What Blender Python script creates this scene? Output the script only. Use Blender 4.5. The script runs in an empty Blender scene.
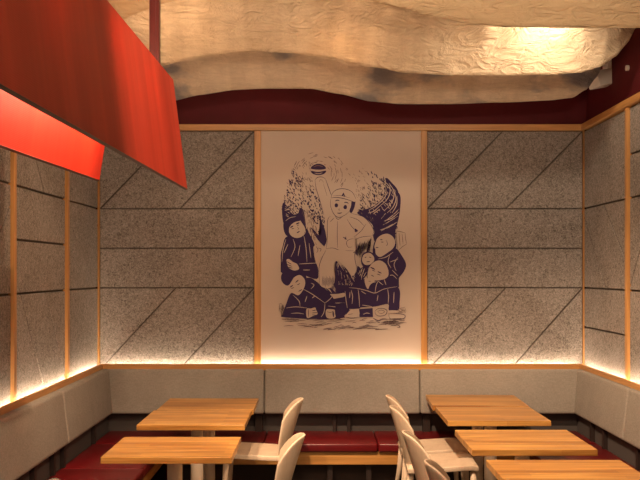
import bpy, bmesh, math, random
from mathutils import Vector, Matrix
C = bpy.context.scene
COL = C.collection
F = 889.0                      # focal length in pixels of the 640 px wide frame
VX, VY, H = 317.0, 271.0, 1.75 # vanishing point of the room's depth lines, eye height

# ------------------------------------------------------------------ camera, world, exposure
cam = bpy.data.cameras.new('camera'); co = bpy.data.objects.new('camera', cam); COL.objects.link(co)
co.location = (0, 0, H); co.rotation_euler = (math.radians(90), 0, 0)
cam.sensor_width = 36; cam.lens = 36 * F / 640
cam.shift_x = (320 - VX) / 640; cam.shift_y = (VY - 240) / 640
cam.clip_start = .05
C.camera = co
C.view_settings.view_transform = 'Standard'; C.view_settings.look = 'None'
C.view_settings.gamma = 1; C.view_settings.exposure = -0.14
w = bpy.data.worlds.new('world'); C.world = w; w.use_nodes = True
w.node_tree.nodes['Background'].inputs[0].default_value = (1, .79, .60, 1)
w.node_tree.nodes['Background'].inputs[1].default_value = .5

def lamp(name, kind, loc, energy, color, target=None, **kw):
    d = bpy.data.lights.new(name, kind); d.energy = energy; d.color = color
    for k, v in kw.items(): setattr(d, k, v)
    o = bpy.data.objects.new(name, d); COL.objects.link(o); o.location = loc
    if target is not None:
        o.rotation_euler = (Vector(target) - Vector(loc)).to_track_quat('-Z', 'Y').to_euler()
    return o
WARM = (1, .67, .42)
WARM2 = (1, .77, .54)
YW = 7.42                       # front face of the back wall's boards
XL, XR = -1.829, 2.229          # side wall board faces
ZT, ZB = 2.925, .974             # top of the panelling, top of the ledge
ZC = 4.1                        # ceiling
YN = -1.6                       # wall behind the viewer

# light strips in the ledge slot behind the bench backs
LED_W = 3.1
for (x0, y0, x1, y1, nx, ny) in ((XL + .06, YW - .030, XR - .06, YW - .030, 0, 1), (XL + .030, 1.0, XL + .030, YW - .06, -1, 0), (XR - .030, 1.0, XR - .030, YW - .06, 1, 0)):
    n = 4 if ny else 6
    for k in range(n):
        t = (k + .5) / n; ln = math.hypot(x1 - x0, y1 - y0) / n
        d = bpy.data.lights.new('ledge_light', 'AREA'); d.shape = 'RECTANGLE'; d.size = ln; d.size_y = .008; d.energy = LED_W * ln; d.color = WARM2
        o = bpy.data.objects.new('ledge_light', d); COL.objects.link(o); o.location = (x0 + (x1 - x0) * t, y0 + (y1 - y0) * t, .953)
        z = Vector((-nx * .5, -ny * .5, -1)).normalized(); xx = Vector((1, 0, 0)) if ny else Vector((0, 1, 0))   # local -Z is the beam
        yy = z.cross(xx).normalized(); o.rotation_euler = Matrix((xx, yy, z)).transposed().to_euler()
# ceiling spots over the tables, then added unseen fill for room and side benches: x, y, z, watts, cone, target
SPOTS = [(-1.05, 4.25, 3.8, 620, 46, (-.75, 5.95, .75)), (-.35, 4.1, 3.85, 850, 62, (1.1, 5.7, .75)),
         (.3, 1.0, 3.9, 90, 120, (.2, 5.0, 1.0)), (1.0, 2.4, 3.9, 420, 52, (-1.7, 5.3, .75)), (.0, 2.4, 3.9, 260, 46, (2.1, 5.9, .75))]
for i, (x, y, z, e, ang, tg) in enumerate(SPOTS):
    lamp('spot_lamp', 'SPOT', (x, y, z), e, WARM, tg, spot_size=math.radians(ang), spot_blend=.7, shadow_soft_size=.035)
# added unseen lamps between the canopies, and added upward washes without fixtures
for x, y, z, e, r in ((-1.0, 5.38, 3.46, 16, .06), (.2, 6.15, 3.42, 12, .1), (-.9, 6.15, 3.45, 20, .08), (1.2, 6.15, 3.40, 12, .1), (.3, 5.4, 3.5, 5, .1)):
    lamp('canopy_fill', 'POINT', (x, y, z), e, WARM, shadow_soft_size=r)
lamp('canopy_fill', 'SPOT', (1.52, 5.45, 3.285), 60, WARM2, (1.42, 6.0, 3.14), spot_size=math.radians(150), spot_blend=1, shadow_soft_size=.03)
for x in (-.3, 1.2):  # added fill for the cloth faces, hanging free in the room
    lamp('wash_fill', 'SPOT', (x, 3.3, 2.95), 165, WARM2, (x + .05, 5.3, 3.95), spot_size=math.radians(84), spot_blend=1, shadow_soft_size=.12)
# inside the red pendant shade
for y in (1.6, 2.3, 3.0, 3.6):
    lamp('shade_lamp', 'POINT', (-.80, y, 2.52), 30, WARM, shadow_soft_size=.06)

# ------------------------------------------------------------------ materials
def nmat(name, base, rough=.6, metal=0, spec=.5):
    m = bpy.data.materials.new(name); m.use_nodes = True
    b = m.node_tree.nodes['Principled BSDF']
    b.inputs['Base Color'].default_value = (*base, 1)
    b.inputs['Roughness'].default_value = rough; b.inputs['Metallic'].default_value = metal
    b.inputs['Specular IOR Level'].default_value = spec
    return m, m.node_tree, b
def coords(nt, scale=(1, 1, 1)):
    t = nt.nodes.new('ShaderNodeTexCoord'); mp = nt.nodes.new('ShaderNodeMapping')
    mp.inputs['Scale'].default_value = scale
    nt.links.new(t.outputs['Object'], mp.inputs[0]); return mp.outputs[0]
def noise(nt, vec, scale, detail=4, rough=.6, dist=0):
    n = nt.nodes.new('ShaderNodeTexNoise'); n.inputs['Scale'].default_value = scale
    n.inputs['Detail'].default_value = detail; n.inputs['Roughness'].default_value = rough
    n.inputs['Distortion'].default_value = dist
    nt.links.new(vec, n.inputs['Vector']); return n.outputs['Fac']
def ramp(nt, fac, stops):
    r = nt.nodes.new('ShaderNodeValToRGB'); cr = r.color_ramp
    while len(cr.elements) < len(stops): cr.elements.new(.5)
    for e, (p, c) in zip(cr.elements, stops): e.position = p; e.color = (*c, 1)
    nt.links.new(fac, r.inputs[0]); return r.outputs[0]
def bump(nt, b, h, strength, dist):
    n = nt.nodes.new('ShaderNodeBump'); n.inputs['Strength'].default_value = strength; n.inputs['Distance'].default_value = dist
    nt.links.new(h, n.inputs['Height']); nt.links.new(n.outputs[0], b.inputs['Normal'])
def math_n(nt, op, a, b):
    n = nt.nodes.new('ShaderNodeMath'); n.operation = op
    for i, v in enumerate((a, b)):
        if isinstance(v, (int, float)): n.inputs[i].default_value = v
        else: nt.links.new(v, n.inputs[i])
    return n.outputs[0]

def wood(name, dark, light, axis=0, scale=1.0, rough=.42):
    m, nt, b = nmat(name, light, rough)
    s = [14 * scale] * 3; s[axis] = .9 * scale
    v = coords(nt, tuple(s))
    n1 = noise(nt, v, 1.6, 6, .62, .5)
    s2 = [90 * scale] * 3; s2[axis] = 2.5 * scale
    n2 = noise(nt, coords(nt, tuple(s2)), 1, 3, .6)
    f = math_n(nt, 'ADD', math_n(nt, 'MULTIPLY', n1, .75), math_n(nt, 'MULTIPLY', n2, .25))
    c = ramp(nt, f, [(.36, dark), (.5, tuple((a + c_) / 2 for a, c_ in zip(dark, light))), (.62, light)])
    nt.links.new(c, b.inputs['Base Color']); bump(nt, b, n2, .12, .002)
    return m
M = {}
M['batten_z'] = wood('oak batten', (.40, .19, .06), (.60, .31, .10), 2)
M['batten_x'] = wood('oak rail', (.40, .19, .06), (.60, .31, .10), 0)
M['batten_y'] = wood('oak side rail', (.40, .19, .06), (.60, .31, .10), 1)
M['table'] = wood('oiled oak tabletop', (.36, .145, .028), (.76, .43, .12), 0, .8, .3)
nt = M['table'].node_tree; b = nt.nodes['Principled BSDF']
bk = nt.nodes.new('ShaderNodeTexBrick'); bk.inputs['Scale'].default_value = 1; bk.inputs['Brick Width'].default_value = .9; bk.inputs['Row Height'].default_value = .062
bk.inputs['Mortar Size'].default_value = .0004; bk.inputs['Color1'].default_value = (.68, .58, .50, 1); bk.inputs['Color2'].default_value = (1.1, 1.1, 1.08, 1); bk.inputs['Mortar'].default_value = (.6, .5, .4, 1)
nt.links.new(coords(nt), bk.inputs['Vector'])
mm = nt.nodes.new('ShaderNodeMixRGB'); mm.blend_type = 'MULTIPLY'; mm.inputs[0].default_value = .75
old = b.inputs['Base Color'].links[0].from_socket; nt.links.new(old, mm.inputs[1]); nt.links.new(bk.outputs['Color'], mm.inputs[2]); nt.links.new(mm.outputs[0], b.inputs['Base Color'])
M['plywood'] = wood('pale bent plywood', (.66, .52, .38), (.76, .62, .47), 2, .6, .45)
M['bench_rail'] = wood('bench oak rail', (.42, .20, .05), (.62, .32, .09), 0)
M['bench_rail_y'] = wood('bench oak side rail', (.42, .20, .05), (.62, .32, .09), 1)

# wood wool boards: coarse grey fibre
m, nt, b = nmat('grey wood wool', (.3, .27, .24), .95, 0, .1)
v = coords(nt)
n1 = noise(nt, v, 48, 5, .75, 1.6); n2 = noise(nt, v, 130, 3, .7, .8); n3 = noise(nt, v, 3, 3, .5)
f = math_n(nt, 'ADD', math_n(nt, 'MULTIPLY', n1, .6), math_n(nt, 'ADD', math_n(nt, 'MULTIPLY', n2, .3), math_n(nt, 'MULTIPLY', n3, .1)))
c = ramp(nt, f, [(.40, (.10, .087, .076)), (.47, (.235, .21, .19)), (.58, (.42, .38, .35))])
nt.links.new(c, b.inputs['Base Color']); bump(nt, b, f, 1.0, .012)
M['board'] = m
M['groove'] = nmat('dark board joint', (.10, .082, .068), .9)[0]

m, nt, b = nmat('dark red paint', (.09, .003, .006), .7, 0, .3)
n1 = noise(nt, coords(nt), 4, 3)
nt.links.new(ramp(nt, n1, [(.3, (.075, .0022, .005)), (.7, (.095, .003, .007))]), b.inputs['Base Color'])
M['red_wall'] = m
m, nt, b = nmat('dark concrete floor', (.05, .04, .035), .5)
nt.links.new(ramp(nt, noise(nt, coords(nt), 3, 6), [(.3, (.035, .028, .024)), (.7, (.07, .058, .05))]), b.inputs['Base Color'])
M['floor'] = m

def woven(name, a, b_, sc=900, rough=.9):
    m, nt, b = nmat(name, a, rough, 0, .15)
    v = coords(nt)
    wx = noise(nt, coords(nt, (1, 1, .12)), sc * .35, 2); wz = noise(nt, coords(nt, (.12, .12, 1)), sc * .35, 2)
    s = math_n(nt, 'MULTIPLY', math_n(nt, 'ADD', wx, wz), .5)
    big = noise(nt, v, 5, 3)
    f = math_n(nt, 'ADD', math_n(nt, 'MULTIPLY', s, .8), math_n(nt, 'MULTIPLY', big, .2))
    nt.links.new(ramp(nt, f, [(.38, a), (.62, b_)]), b.inputs['Base Color'])
    bump(nt, b, s, .3, .002)
    return m
M['upholstery'] = woven('grey beige woven upholstery', (.255, .235, .205), (.37, .34, .30))
m, nt, b = nmat('dark red leatherette', (.20, .006, .010), .34, 0, .5)
n1 = noise(nt, coords(nt), 220, 3)
nt.links.new(ramp(nt, noise(nt, coords(nt), 6, 3), [(.3, (.105, .003, .005)), (.7, (.15, .005, .008))]), b.inputs['Base Color'])
bump(nt, b, n1, .15, .001)
M['leather'] = m
M['dark_gap'] = nmat('dark grey recess paint', (.075, .066, .064), .8)[0]
M['bracket'] = nmat('dark brown bracket paint', (.022, .012, .010), .6)[0]
M['plinth'] = nmat('dark brown plinth', (.05, .028, .02), .7)[0]
M['cream_metal'] = nmat('cream painted steel', (.78, .66, .52), .5)[0]
M['white_plastic'] = nmat('off white plastic', (.62, .56, .50), .45)[0]
M['dark_metal'] = nmat('dark steel', (.03, .03, .03), .4, .8)[0]
m, nt, b = nmat('red painted steel', (.06, .004, .003), .4); M['red_steel'] = m
M['bag'] = nmat('grey cloth', (.30, .28, .25), .8)[0]

# mural paper and ink
m, nt, b = nmat('off white mural canvas', (.62, .53, .455), .85, 0, .15)
nt.links.new(ramp(nt, noise(nt, coords(nt), 2, 3), [(.3, (.56, .47, .405)), (.7, (.60, .51, .44))]), b.inputs['Base Color'])
M['paper'] = m
M['ink'] = nmat('navy ink', (.05, .034, .10), .8, 0, .1)[0]
M['ink_soft'] = nmat('thin brown violet ink', (.17, .12, .13), .8, 0, .1)[0]

# thin cloth
def cloth(name, a, b_, trans=.45):
    m, nt, b = nmat(name, a, .95, 0, .05)
    v = coords(nt, (1, 1, 1))
    st = noise(nt, coords(nt, (5, 1, .6)), 1.6, 4, .6, .4)
    wv = noise(nt, coords(nt, (.7, 1, 5)), 7, 5, .7, 1.6)
    fine = noise(nt, coords(nt, (1, 1, 1)), 160, 2)
    f = math_n(nt, 'ADD', math_n(nt, 'MULTIPLY', st, .35), math_n(nt, 'ADD', math_n(nt, 'MULTIPLY', wv, .45), math_n(nt, 'MULTIPLY', fine, .2)))
    c = ramp(nt, f, [(.36, a), (.62, b_)])
    nt.links.new(c, b.inputs['Base Color'])
    cn = noise(nt, coords(nt, (1, 1, 2.2)), 6.5, 3, .55, 1.2)
    cr = math_n(nt, 'ABSOLUTE', math_n(nt, 'SUBTRACT', math_n(nt, 'MULTIPLY', cn, 2), 1), 0)
    hh = math_n(nt, 'ADD', math_n(nt, 'MULTIPLY', wv, .5), math_n(nt, 'MULTIPLY', math_n(nt, 'SUBTRACT', 1, cr), .9))
    bn = nt.nodes.new('ShaderNodeBump'); bn.inputs['Strength'].default_value = .9; bn.inputs['Distance'].default_value = .03
    nt.links.new(hh, bn.inputs['Height']); nt.links.new(bn.outputs[0], b.inputs['Normal'])
    tr = nt.nodes.new('ShaderNodeBsdfTranslucent'); nt.links.new(c, tr.inputs['Color']); nt.links.new(bn.outputs[0], tr.inputs['Normal'])
    mx = nt.nodes.new('ShaderNodeMixShader'); mx.inputs[0].default_value = trans
    out = nt.nodes['Material Output']
    nt.links.new(b.outputs[0], mx.inputs[1]); nt.links.new(tr.outputs[0], mx.inputs[2]); nt.links.new(mx.outputs[0], out.inputs[0])
    return m
M['linen'] = cloth('cream linen', (.62, .48, .32), (.86, .72, .53))
M['linen_tan'] = cloth('tan linen', (.62, .45, .27), (.68, .50, .31), .3)
M['linen_grey'] = cloth('linen with random bluish patches', (.62, .50, .37), (.86, .72, .55), .4)
nt = M['linen_grey'].node_tree; b = nt.nodes['Principled BSDF']
pt = noise(nt, coords(nt, (1.6, 1, 2.4)), 1.1, 4, .6, .3)  # bluish grey mixed in where this noise runs high
mk = ramp(nt, pt, [(.50, (0, 0, 0)), (.60, (1, 1, 1))])
mm = nt.nodes.new('ShaderNodeMixRGB'); mm.inputs[2].default_value = (.25, .25, .27, 1)
old = b.inputs['Base Color'].links[0].from_socket; nt.links.new(mk, mm.inputs[0]); nt.links.new(old, mm.inputs[1]); nt.links.new(mm.outputs[0], b.inputs['Base Color'])
def shade_mat(name, a, b_, trans):
    m, nt, b = nmat(name, a, .55, 0, .3)
    wv = nt.nodes.new('ShaderNodeTexWave'); wv.wave_type = 'BANDS'; wv.bands_direction = 'Z'
    wv.inputs['Scale'].default_value = 55
    nt.links.new(coords(nt), wv.inputs['Vector'])
    st = noise(nt, coords(nt, (1, 6, .5)), 1.1, 3)
    nt.links.new(ramp(nt, st, [(.35, a), (.65, b_)]), b.inputs['Base Color'])
    bump(nt, b, wv.outputs['Fac'], .2, .0015)
    tr = nt.nodes.new('ShaderNodeBsdfTranslucent'); tr.inputs['Color'].default_value = (.85, .10, .03, 1)
    mx = nt.nodes.new('ShaderNodeMixShader'); mx.inputs[0].default_value = trans
    nt.links.new(b.outputs[0], mx.inputs[1]); nt.links.new(tr.outputs[0], mx.inputs[2]); nt.links.new(mx.outputs[0], nt.nodes['Material Output'].inputs[0])
    return m
M['shade'] = shade_mat('ribbed red shade cloth', (.36, .022, .009), (.50, .042, .018), .09)
def emit(name, col, s):
    m = bpy.data.materials.new(name); m.use_nodes = True; nt = m.node_tree
    b = nt.nodes['Principled BSDF']; b.inputs['Base Color'].default_value = (*col, 1)
    b.inputs['Emission Color'].default_value = (*col, 1); b.inputs['Emission Strength'].default_value = s
    return m
M['led'] = emit('warm led', (1, .77, .54), 6)
M['bulb'] = emit('warm bulb', (1, .62, .33), 12)

# ------------------------------------------------------------------ mesh helpers
def tag(o, label=None, cat=None, group=None, kind=None):
    for k, v in (('label', label), ('category', cat), ('group', group), ('kind', kind)):
        if v: o[k] = v
    return o
def empty(name, loc, label=None, cat=None, group=None, rz=0):
    o = bpy.data.objects.new(name, None); COL.objects.link(o); o.location = loc; o.rotation_euler.z = rz
    o.empty_display_size = .1
    return tag(o, label, cat, group)
def link(name, bm, mats, parent=None, smooth=False, loc=None):
    me = bpy.data.meshes.new(name)
    bmesh.ops.recalc_face_normals(bm, faces=bm.faces[:])
    bm.to_mesh(me); bm.free()
    for mt in (mats if isinstance(mats, (list, tuple)) else [mats]): me.materials.append(mt)
    if smooth:
        for p in me.polygons: p.use_smooth = True
    o = bpy.data.objects.new(name, me); COL.objects.link(o)
    if parent: o.parent = parent
    if loc: o.location = loc
    return o
def box(bm, x0, x1, y0, y1, z0, z1, bev=0, seg=2, mi=0):
    vs = [bm.verts.new((x, y, z)) for x in (x0, x1) for y in (y0, y1) for z in (z0, z1)]
    fs = [bm.faces.new([vs[i] for i in q]) for q in ((0, 1, 3, 2), (4, 6, 7, 5), (0, 4, 5, 1), (2, 3, 7, 6), (0, 2, 6, 4), (1, 5, 7, 3))]
    for f in fs: f.material_index = mi
    if bev:
        es = list({e for f in fs for e in f.edges})
        bmesh.ops.bevel(bm, geom=es, offset=bev, segments=seg, profile=.5, affect='EDGES', clamp_overlap=True)
    return vs
def bbox(name, mat, parent, *a, bev=.003, seg=2, smooth=False):
    bm = bmesh.new(); box(bm, *a, bev=bev, seg=seg); return link(name, bm, mat, parent, smooth)
def tube(bm, pts, radii, n=12, flat=1.0, cap=True):
    rings = []
    for i, p in enumerate(pts):
        p = Vector(p)
        a = Vector(pts[max(i - 1, 0)]); b_ = Vector(pts[min(i + 1, len(pts) - 1)])
        t = (b_ - a).normalized()
        u = t.cross(Vector((0, 1, 0) if abs(t.y) < .9 else (1, 0, 0))).normalized(); v_ = t.cross(u)
        r = radii[i] if isinstance(radii, (list, tuple)) else radii
        rings.append([bm.verts.new(p + (u * math.cos(k * 2 * math.pi / n) + v_ * math.sin(k * 2 * math.pi / n) * flat) * r) for k in range(n)])
    for a, b_ in zip(rings, rings[1:]):
        for k in range(n): bm.faces.new((a[k], a[(k + 1) % n], b_[(k + 1) % n], b_[k]))
    if cap: bm.faces.new(rings[0][::-1]); bm.faces.new(rings[-1])
def P(px, py, d): return Vector(((px - VX) * d / F, d, H - (py - VY) * d / F))

# ------------------------------------------------------------------ setting
def struct(name, bm, mat, loc=None): return tag(link(name, bm, mat, None, loc=loc), kind='structure')
T = .12
bm = bmesh.new(); box(bm, XL - .3, XR + .3, YN - .3, YW + .3, -.12, 0); struct('floor', bm, M['floor'])
bm = bmesh.new(); box(bm, XL - .3, XR + .3, YN - .3, YW + .3, ZC, ZC + .12); struct('ceiling', bm, M['red_wall'])
BT = .026
bm = bmesh.new(); box(bm, XL - .3, XR + .3, YW + BT, YW + .3, 0, ZC); struct('wall_back', bm, M['red_wall'])
bm = bmesh.new(); box(bm, XL - .3, XL - BT, YN, YW + BT, 0, ZC); struct('wall_left', bm, M['red_wall'])
bm = bmesh.new(); box(bm, XR + BT, XR + .3, YN, YW + BT, 0, ZC); struct('wall_right', bm, M['red_wall'])

# battens and rails
ntrim = [0]
def trim(mat, *a, bev=.002):
    ntrim[0] += 1; bm = bmesh.new(); box(bm, *a, bev=bev, seg=1); return struct('trim_%d' % ntrim[0], bm, mat)
def WX(px): return (px - VX) * YW / F
def WZ(py): return H - (py - VY) * YW / F
# top rails (project 3 cm), ledge fascias (5 cm in front of the boards, leaving the light slot)
trim(M['batten_x'], XL, XR, YW - .035, YW + BT, ZT - .005, ZT + .045)
trim(M['batten_y'], XL - BT, XL + .035, YN, YW - .036, ZT - .005, ZT + .045)
trim(M['batten_y'], XR - .035, XR + BT, YN, YW - .036, ZT - .005, ZT + .045)
SL = .055
FY = 7.285; ZF = .988
trim(M['batten_x'], XL + SL + .005, XR - SL - .005, FY, FY + .02, .935, ZF)
trim(M['batten_y'], XL + SL - .001, XL + SL + .02, YN, FY + .02, .935, ZF)
trim(M['batten_y'], XR - SL - .02, XR - SL + .001, YN, FY + .02, .935, ZF)
# slot floors (the ledge shelf under the light strips)
trim(M['batten_x'], XL + SL, XR - SL, FY + .0205, YW + BT, .935, .945, bev=0)
trim(M['batten_y'], XL - BT, XL + SL - .002, YN, YW + BT, .935, .945, bev=0)
trim(M['batten_y'], XR - SL + .002, XR + BT, YN, YW + BT, .935, .945, bev=0)
zb0, zb1 = .946, ZT - .006
# back wall posts: corners and the pair around the mural
for a, b_ in ((97, 99.5), (254.5, 261), (421, 427), (583, 586)):
    trim(M['batten_z'], max(WX(a), XL + .001), min(WX(b_), XR - .001), YW - .018, YW + BT, zb0, zb1)
LB = [5.29, 6.42]; RB = [6.33]
LBx = [1.9, 3.045, 4.19, 5.335, 6.48]; RBx = [1.9, 3.0, 4.12, 5.24, 6.36]
for y in LBx: trim(M['batten_z'], XL - BT, XL + .02, y - .022, y + .022, zb0, zb1)
for y in RBx: trim(M['batten_z'], XR - .02, XR + BT, y - .022, y + .022, zb0, zb1)

# acoustic boards ---------------------------------------------------
def clip(poly, p, q, side, off=0):
    """keep the part of poly on one side of line pq, moved in by off"""
    d = Vector((q[0] - p[0], q[1] - p[1])).normalized(); n = Vector((-d.y, d.x)) * side
    f = lambda a: (Vector(a) - Vector(p)).dot(n) - off
    out = []
    for i in range(len(poly)):
        a, c_ = poly[i], poly[(i + 1) % len(poly)]
        fa, fc = f(a), f(c_)
        if fa >= 0: out.append(a)
        if (fa > 0) != (fc > 0) and abs(fa - fc) > 1e-9:
            t = fa / (fa - fc); out.append((a[0] + (c_[0] - a[0]) * t, a[1] + (c_[1] - a[1]) * t))
    return out
def inset(poly, d):
    out = []; n = len(poly)
    ar = sum(poly[i][0] * poly[(i + 1) % n][1] - poly[(i + 1) % n][0] * poly[i][1] for i in range(n))
    s = 1 if ar > 0 else -1
    for i in range(n):
        p0, p1, p2 = (Vector(poly[(i + k) % n]) for k in (-1, 0, 1))
        d1 = (p1 - p0).normalized(); d2 = (p2 - p1).normalized()
        n1 = Vector((-d1.y, d1.x)) * s; n2 = Vector((-d2.y, d2.x)) * s
        m_ = (n1 + n2); k = m_.dot(n1)
        out.append(tuple(p1 + m_ * (d / max(k, .25))))
    return out
def panel(name, u0, u1, bands, to3, label, group, g0=.0035, g1=.009):
    """bands: (z0, z1, [(u_top, u_bottom), ...]); to3(u, z, depth) -> point"""
    bm = bmesh.new()
    z_lo, z_hi = zb0, zb1
    back = [to3(u, z, BT - .001) for u, z in ((u0, z_lo), (u1, z_lo), (u1, z_hi), (u0, z_hi))]
    front = [to3(u, z, .016) for u, z in ((u0, z_lo), (u1, z_lo), (u1, z_hi), (u0, z_hi))]
    A = [bm.verts.new(p) for p in back]; B = [bm.verts.new(p) for p in front]
    fs = [bm.faces.new(A), bm.faces.new(B)] + [bm.faces.new((A[i], A[(i + 1) % 4], B[(i + 1) % 4], B[i])) for i in range(4)]
    for f in fs: f.material_index = 1
    for z0, z1, diags in bands:
        cell0 = [(u0, z0), (u1, z0), (u1, z1), (u0, z1)]
        cuts = [((ut, z1), (ub, z0)) for ut, ub in diags]
        for i in range(len(cuts) + 1):
            poly = cell0
            if i > 0: poly = clip(poly, cuts[i - 1][0], cuts[i - 1][1], 1)
            if i < len(cuts) and len(poly) > 2: poly = clip(poly, cuts[i][0], cuts[i][1], -1)
            if len(poly) < 3: continue
            # drop near duplicate corners
            pp = [p for k, p in enumerate(poly) if (Vector(p) - Vector(poly[k - 1])).length > .01]
            if len(pp) < 3: continue
            lo = inset(pp, g0); hi = inset(pp, g1)
            L = [bm.verts.new(to3(u, z, .0155)) for u, z in lo]; Mi = [bm.verts.new(to3(u, z, .005)) for u, z in lo]; T_ = [bm.verts.new(to3(u, z, 0)) for u, z in hi]
            n = len(L)
            bm.faces.new(T_)
            for k in range(n):
                bm.faces.new((L[k], L[(k + 1) % n], Mi[(k + 1) % n], Mi[k])).material_index = 1
                bm.faces.new((Mi[k], Mi[(k + 1) % n], T_[(k + 1) % n], T_[k]))
    return tag(link(name, bm, [M['board'], M['groove']]), label, 'wall panel', group)
backp = lambda u, z, d: (u, YW + d, z)
leftp = lambda u, z, d: (XL - d, u, z)
rightp = lambda u, z, d: (XR + d, u, z)
Z1, Z2, Z3 = 2.27, 1.94, 1.61
def dx(pairs): return [(WX(a), WX(b_)) for a, b_ in pairs]
panel('acoustic_panel', WX(99.5), WX(254.5),
      [(Z1, zb1, dx([(175, 100.4), (253.5, 180)])), (Z2, Z1, []), (Z3, Z2, []), (zb0, Z3, dx([(176, 102), (254.3, 181)]))],
      backp, 'grey fibre wall panel with diagonal joints on the back wall, left of the mural', None)
panel('acoustic_panel', WX(427), WX(583),
      [(Z1, zb1, dx([(503, 428), (582.5, 506)])), (Z2, Z1, []), (Z3, Z2, []), (zb0, Z3, dx([(506, 430), (582.5, 512)]))],
      backp, 'grey fibre wall panel with diagonal joints on the back wall, right of the mural', None)
def sidepat(kind, a, b_, near_first=True):
    w_ = b_ - a
    U = lambda t: a + w_ * t       # t 0 = near end, 1 = far end
    if kind == 'A':   # narrow bands in the middle, slanted joints above and below
        return [(Z1, zb1, [(U(.04), U(.56)), (U(.58), U(1.06))]), (Z2, Z1, []), (Z3, Z2, []), (zb0, Z3, [(U(.12), U(.56)), (U(.58), U(1.02))])]
    if kind == 'B':   # slanted joints in the middle band only
        return [(Z1, zb1, []), (Z3, Z1, [(U(.52), U(-.08)), (U(1.12), U(.50))]), (zb0, Z3, [])]
    if kind == 'C':
        return [(Z1, zb1, []), (Z3, Z1, [(U(.52), U(-.2)), (U(1.06), U(.47))]), (1.284, Z3, []), (zb0, 1.284, [])]
    return [(2.58, zb1, []), (Z1, 2.58, []), (Z3, Z1, [(U(.05), U(.5)), (U(.55), U(1.02))]), (zb0, Z3, [])]
ys = [YN] + LBx + [YW - .001]
for i, kd, lb in ((3, 'B', 'at the left edge of the photo'), (4, 'A', 'between two oak battens, slanted joints at its foot'), (5, 'B', 'in the back left corner')):
    a = ys[i] + .022; b_ = ys[i + 1] - (.022 if i < 5 else 0)
    panel('acoustic_panel', a, b_, sidepat(kd, a, b_), leftp, 'grey fibre panel of the left wall ' + lb, None, .006, .010)
bm = bmesh.new(); box(bm, XL - BT + .001, XL, YN, ys[3] - .023, zb0, zb1); struct('trim_90', bm, M['board'])
ys = [YN] + RBx + [YW - .001]
for i, kd, lb in ((4, 'D', 'at the right edge of the photo'), (5, 'C', 'in the back right corner')):
    a = ys[i] + .022; b_ = ys[i + 1] - (.022 if i < 5 else 0)
    panel('acoustic_panel', a, b_, sidepat(kd, a, b_), rightp, 'grey fibre panel of the right wall ' + lb, None, .006, .010)
bm = bmesh.new(); box(bm, XR, XR + BT - .001, YN, ys[4] - .023, zb0, zb1); struct('trim_91', bm, M['board'])

# light strips in the ledge slot -------------------------------------
def led(name, x0, x1, y0, y1, label):
    bm = bmesh.new(); box(bm, x0, x1, y0, y1, .9455, .951)
    return tag(link(name, bm, M['led']), label, 'light strip')
led('light_strip', XL + .07, XR - .07, YW - .034, YW - .026, 'warm linear light glowing in the ledge along the back wall')
led('light_strip', XL + .026, XL + .034, YN + .1, YW - .07, 'warm linear light glowing in the ledge along the left wall')
led('light_strip', XR - .034, XR - .026, YN + .1, YW - .07, 'warm linear light glowing in the ledge along the right wall')

# ------------------------------------------------------------------ benches
def pad(name, parent, mat, verts8, bev=.03, seg=4):
    """rounded slab from 8 corners: (x0|x1, y0|y1, z0|z1) order as in box()"""
    bm = bmesh.new()
    vs = [bm.verts.new(v) for v in verts8]
    for q in ((0, 1, 3, 2), (4, 6, 7, 5), (0, 4, 5, 1), (2, 3, 7, 6), (0, 2, 6, 4), (1, 5, 7, 3)): bm.faces.new([vs[i] for i in q])
    bmesh.ops.bevel(bm, geom=bm.edges[:], offset=bev, segments=seg, profile=.6, affect='EDGES')
    return link(name, bm, mat, parent, True)
YP0, ZP0, ZP1 = 7.23, .584, .949           # bottom front of the back pads
YPW = YW - .02
XPL, XPR = -1.663, 2.09
bench = empty('banquette', (.2, 7.0, 0), 'long upholstered bench along the back wall with dark red seat and grey back', 'bench')
def addp(o, root):
    o.parent = root; o.matrix_parent_inverse = Matrix.Translation(-Vector(root.location)); return o
def backpad(x0, x1):
    v8 = []
    for x in (x0, x1):
        xt = x - .042 if x < XPL + .01 else x + .042 if x > XPR - .01 else x
        v8 += [(x, YP0, ZP0), (xt, YP0 + .042, ZP1), (x, YPW - .06, ZP0), (xt, YPW - .06, ZP1)]
    addp(pad('back_pad', None, M['upholstery'], v8, .028), bench)
xs = [XPL - .0, (264 - VX) * YP0 / F, (420.5 - VX) * YP0 / F, XPR + .0]
for a, b_ in zip(xs, xs[1:]): backpad(a + (.001 if a > xs[0] else -.02), b_ - (.001 if b_ < xs[3] else -.02))
YS = 6.80                                   # seat front edge
seat_x = [XPL - .06, (267 - VX) * YS / F - .03, (378 - VX) * YS / F, XPR + .06]
for a, b_ in zip(seat_x, seat_x[1:]):
    addp(bbox('seat_pad', M['leather'], None, a + .002, b_ - .002, YS, 7.35, .362, .430, bev=.016, seg=4, smooth=True), bench)
addp(bbox('wooden_rail', M['bench_rail'], None, -1.165, 1.565, YS + .03, YS + .06, .262, .361), bench)
addp(bbox('plinth', M['plinth'], None, -1.13, 1.56, YS + .20, YS + .24, 0, .36), bench)
addp(bbox('recess_panel', M['dark_gap'], None, XPL - .07, XPR + .07, 7.352, 7.37, .38, .60, bev=0), bench)
for px in (258.5, 334.5, 349, 427, 480):
    x = (px - VX) * 7.27 / F
    addp(bbox('bracket', M['bracket'], None, x - (.03 if px in (258.5, 427) else .014), x + (.03 if px in (258.5, 427) else .014), 7.30, 7.3515, .38, .60, bev=.001), bench)
for x in (-.2, .1, .4):
    addp(bbox('leg', M['bracket'], None, x - .02, x + .02, YS + .07, YS + .11, 0, .361, bev=.001), bench)
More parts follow.
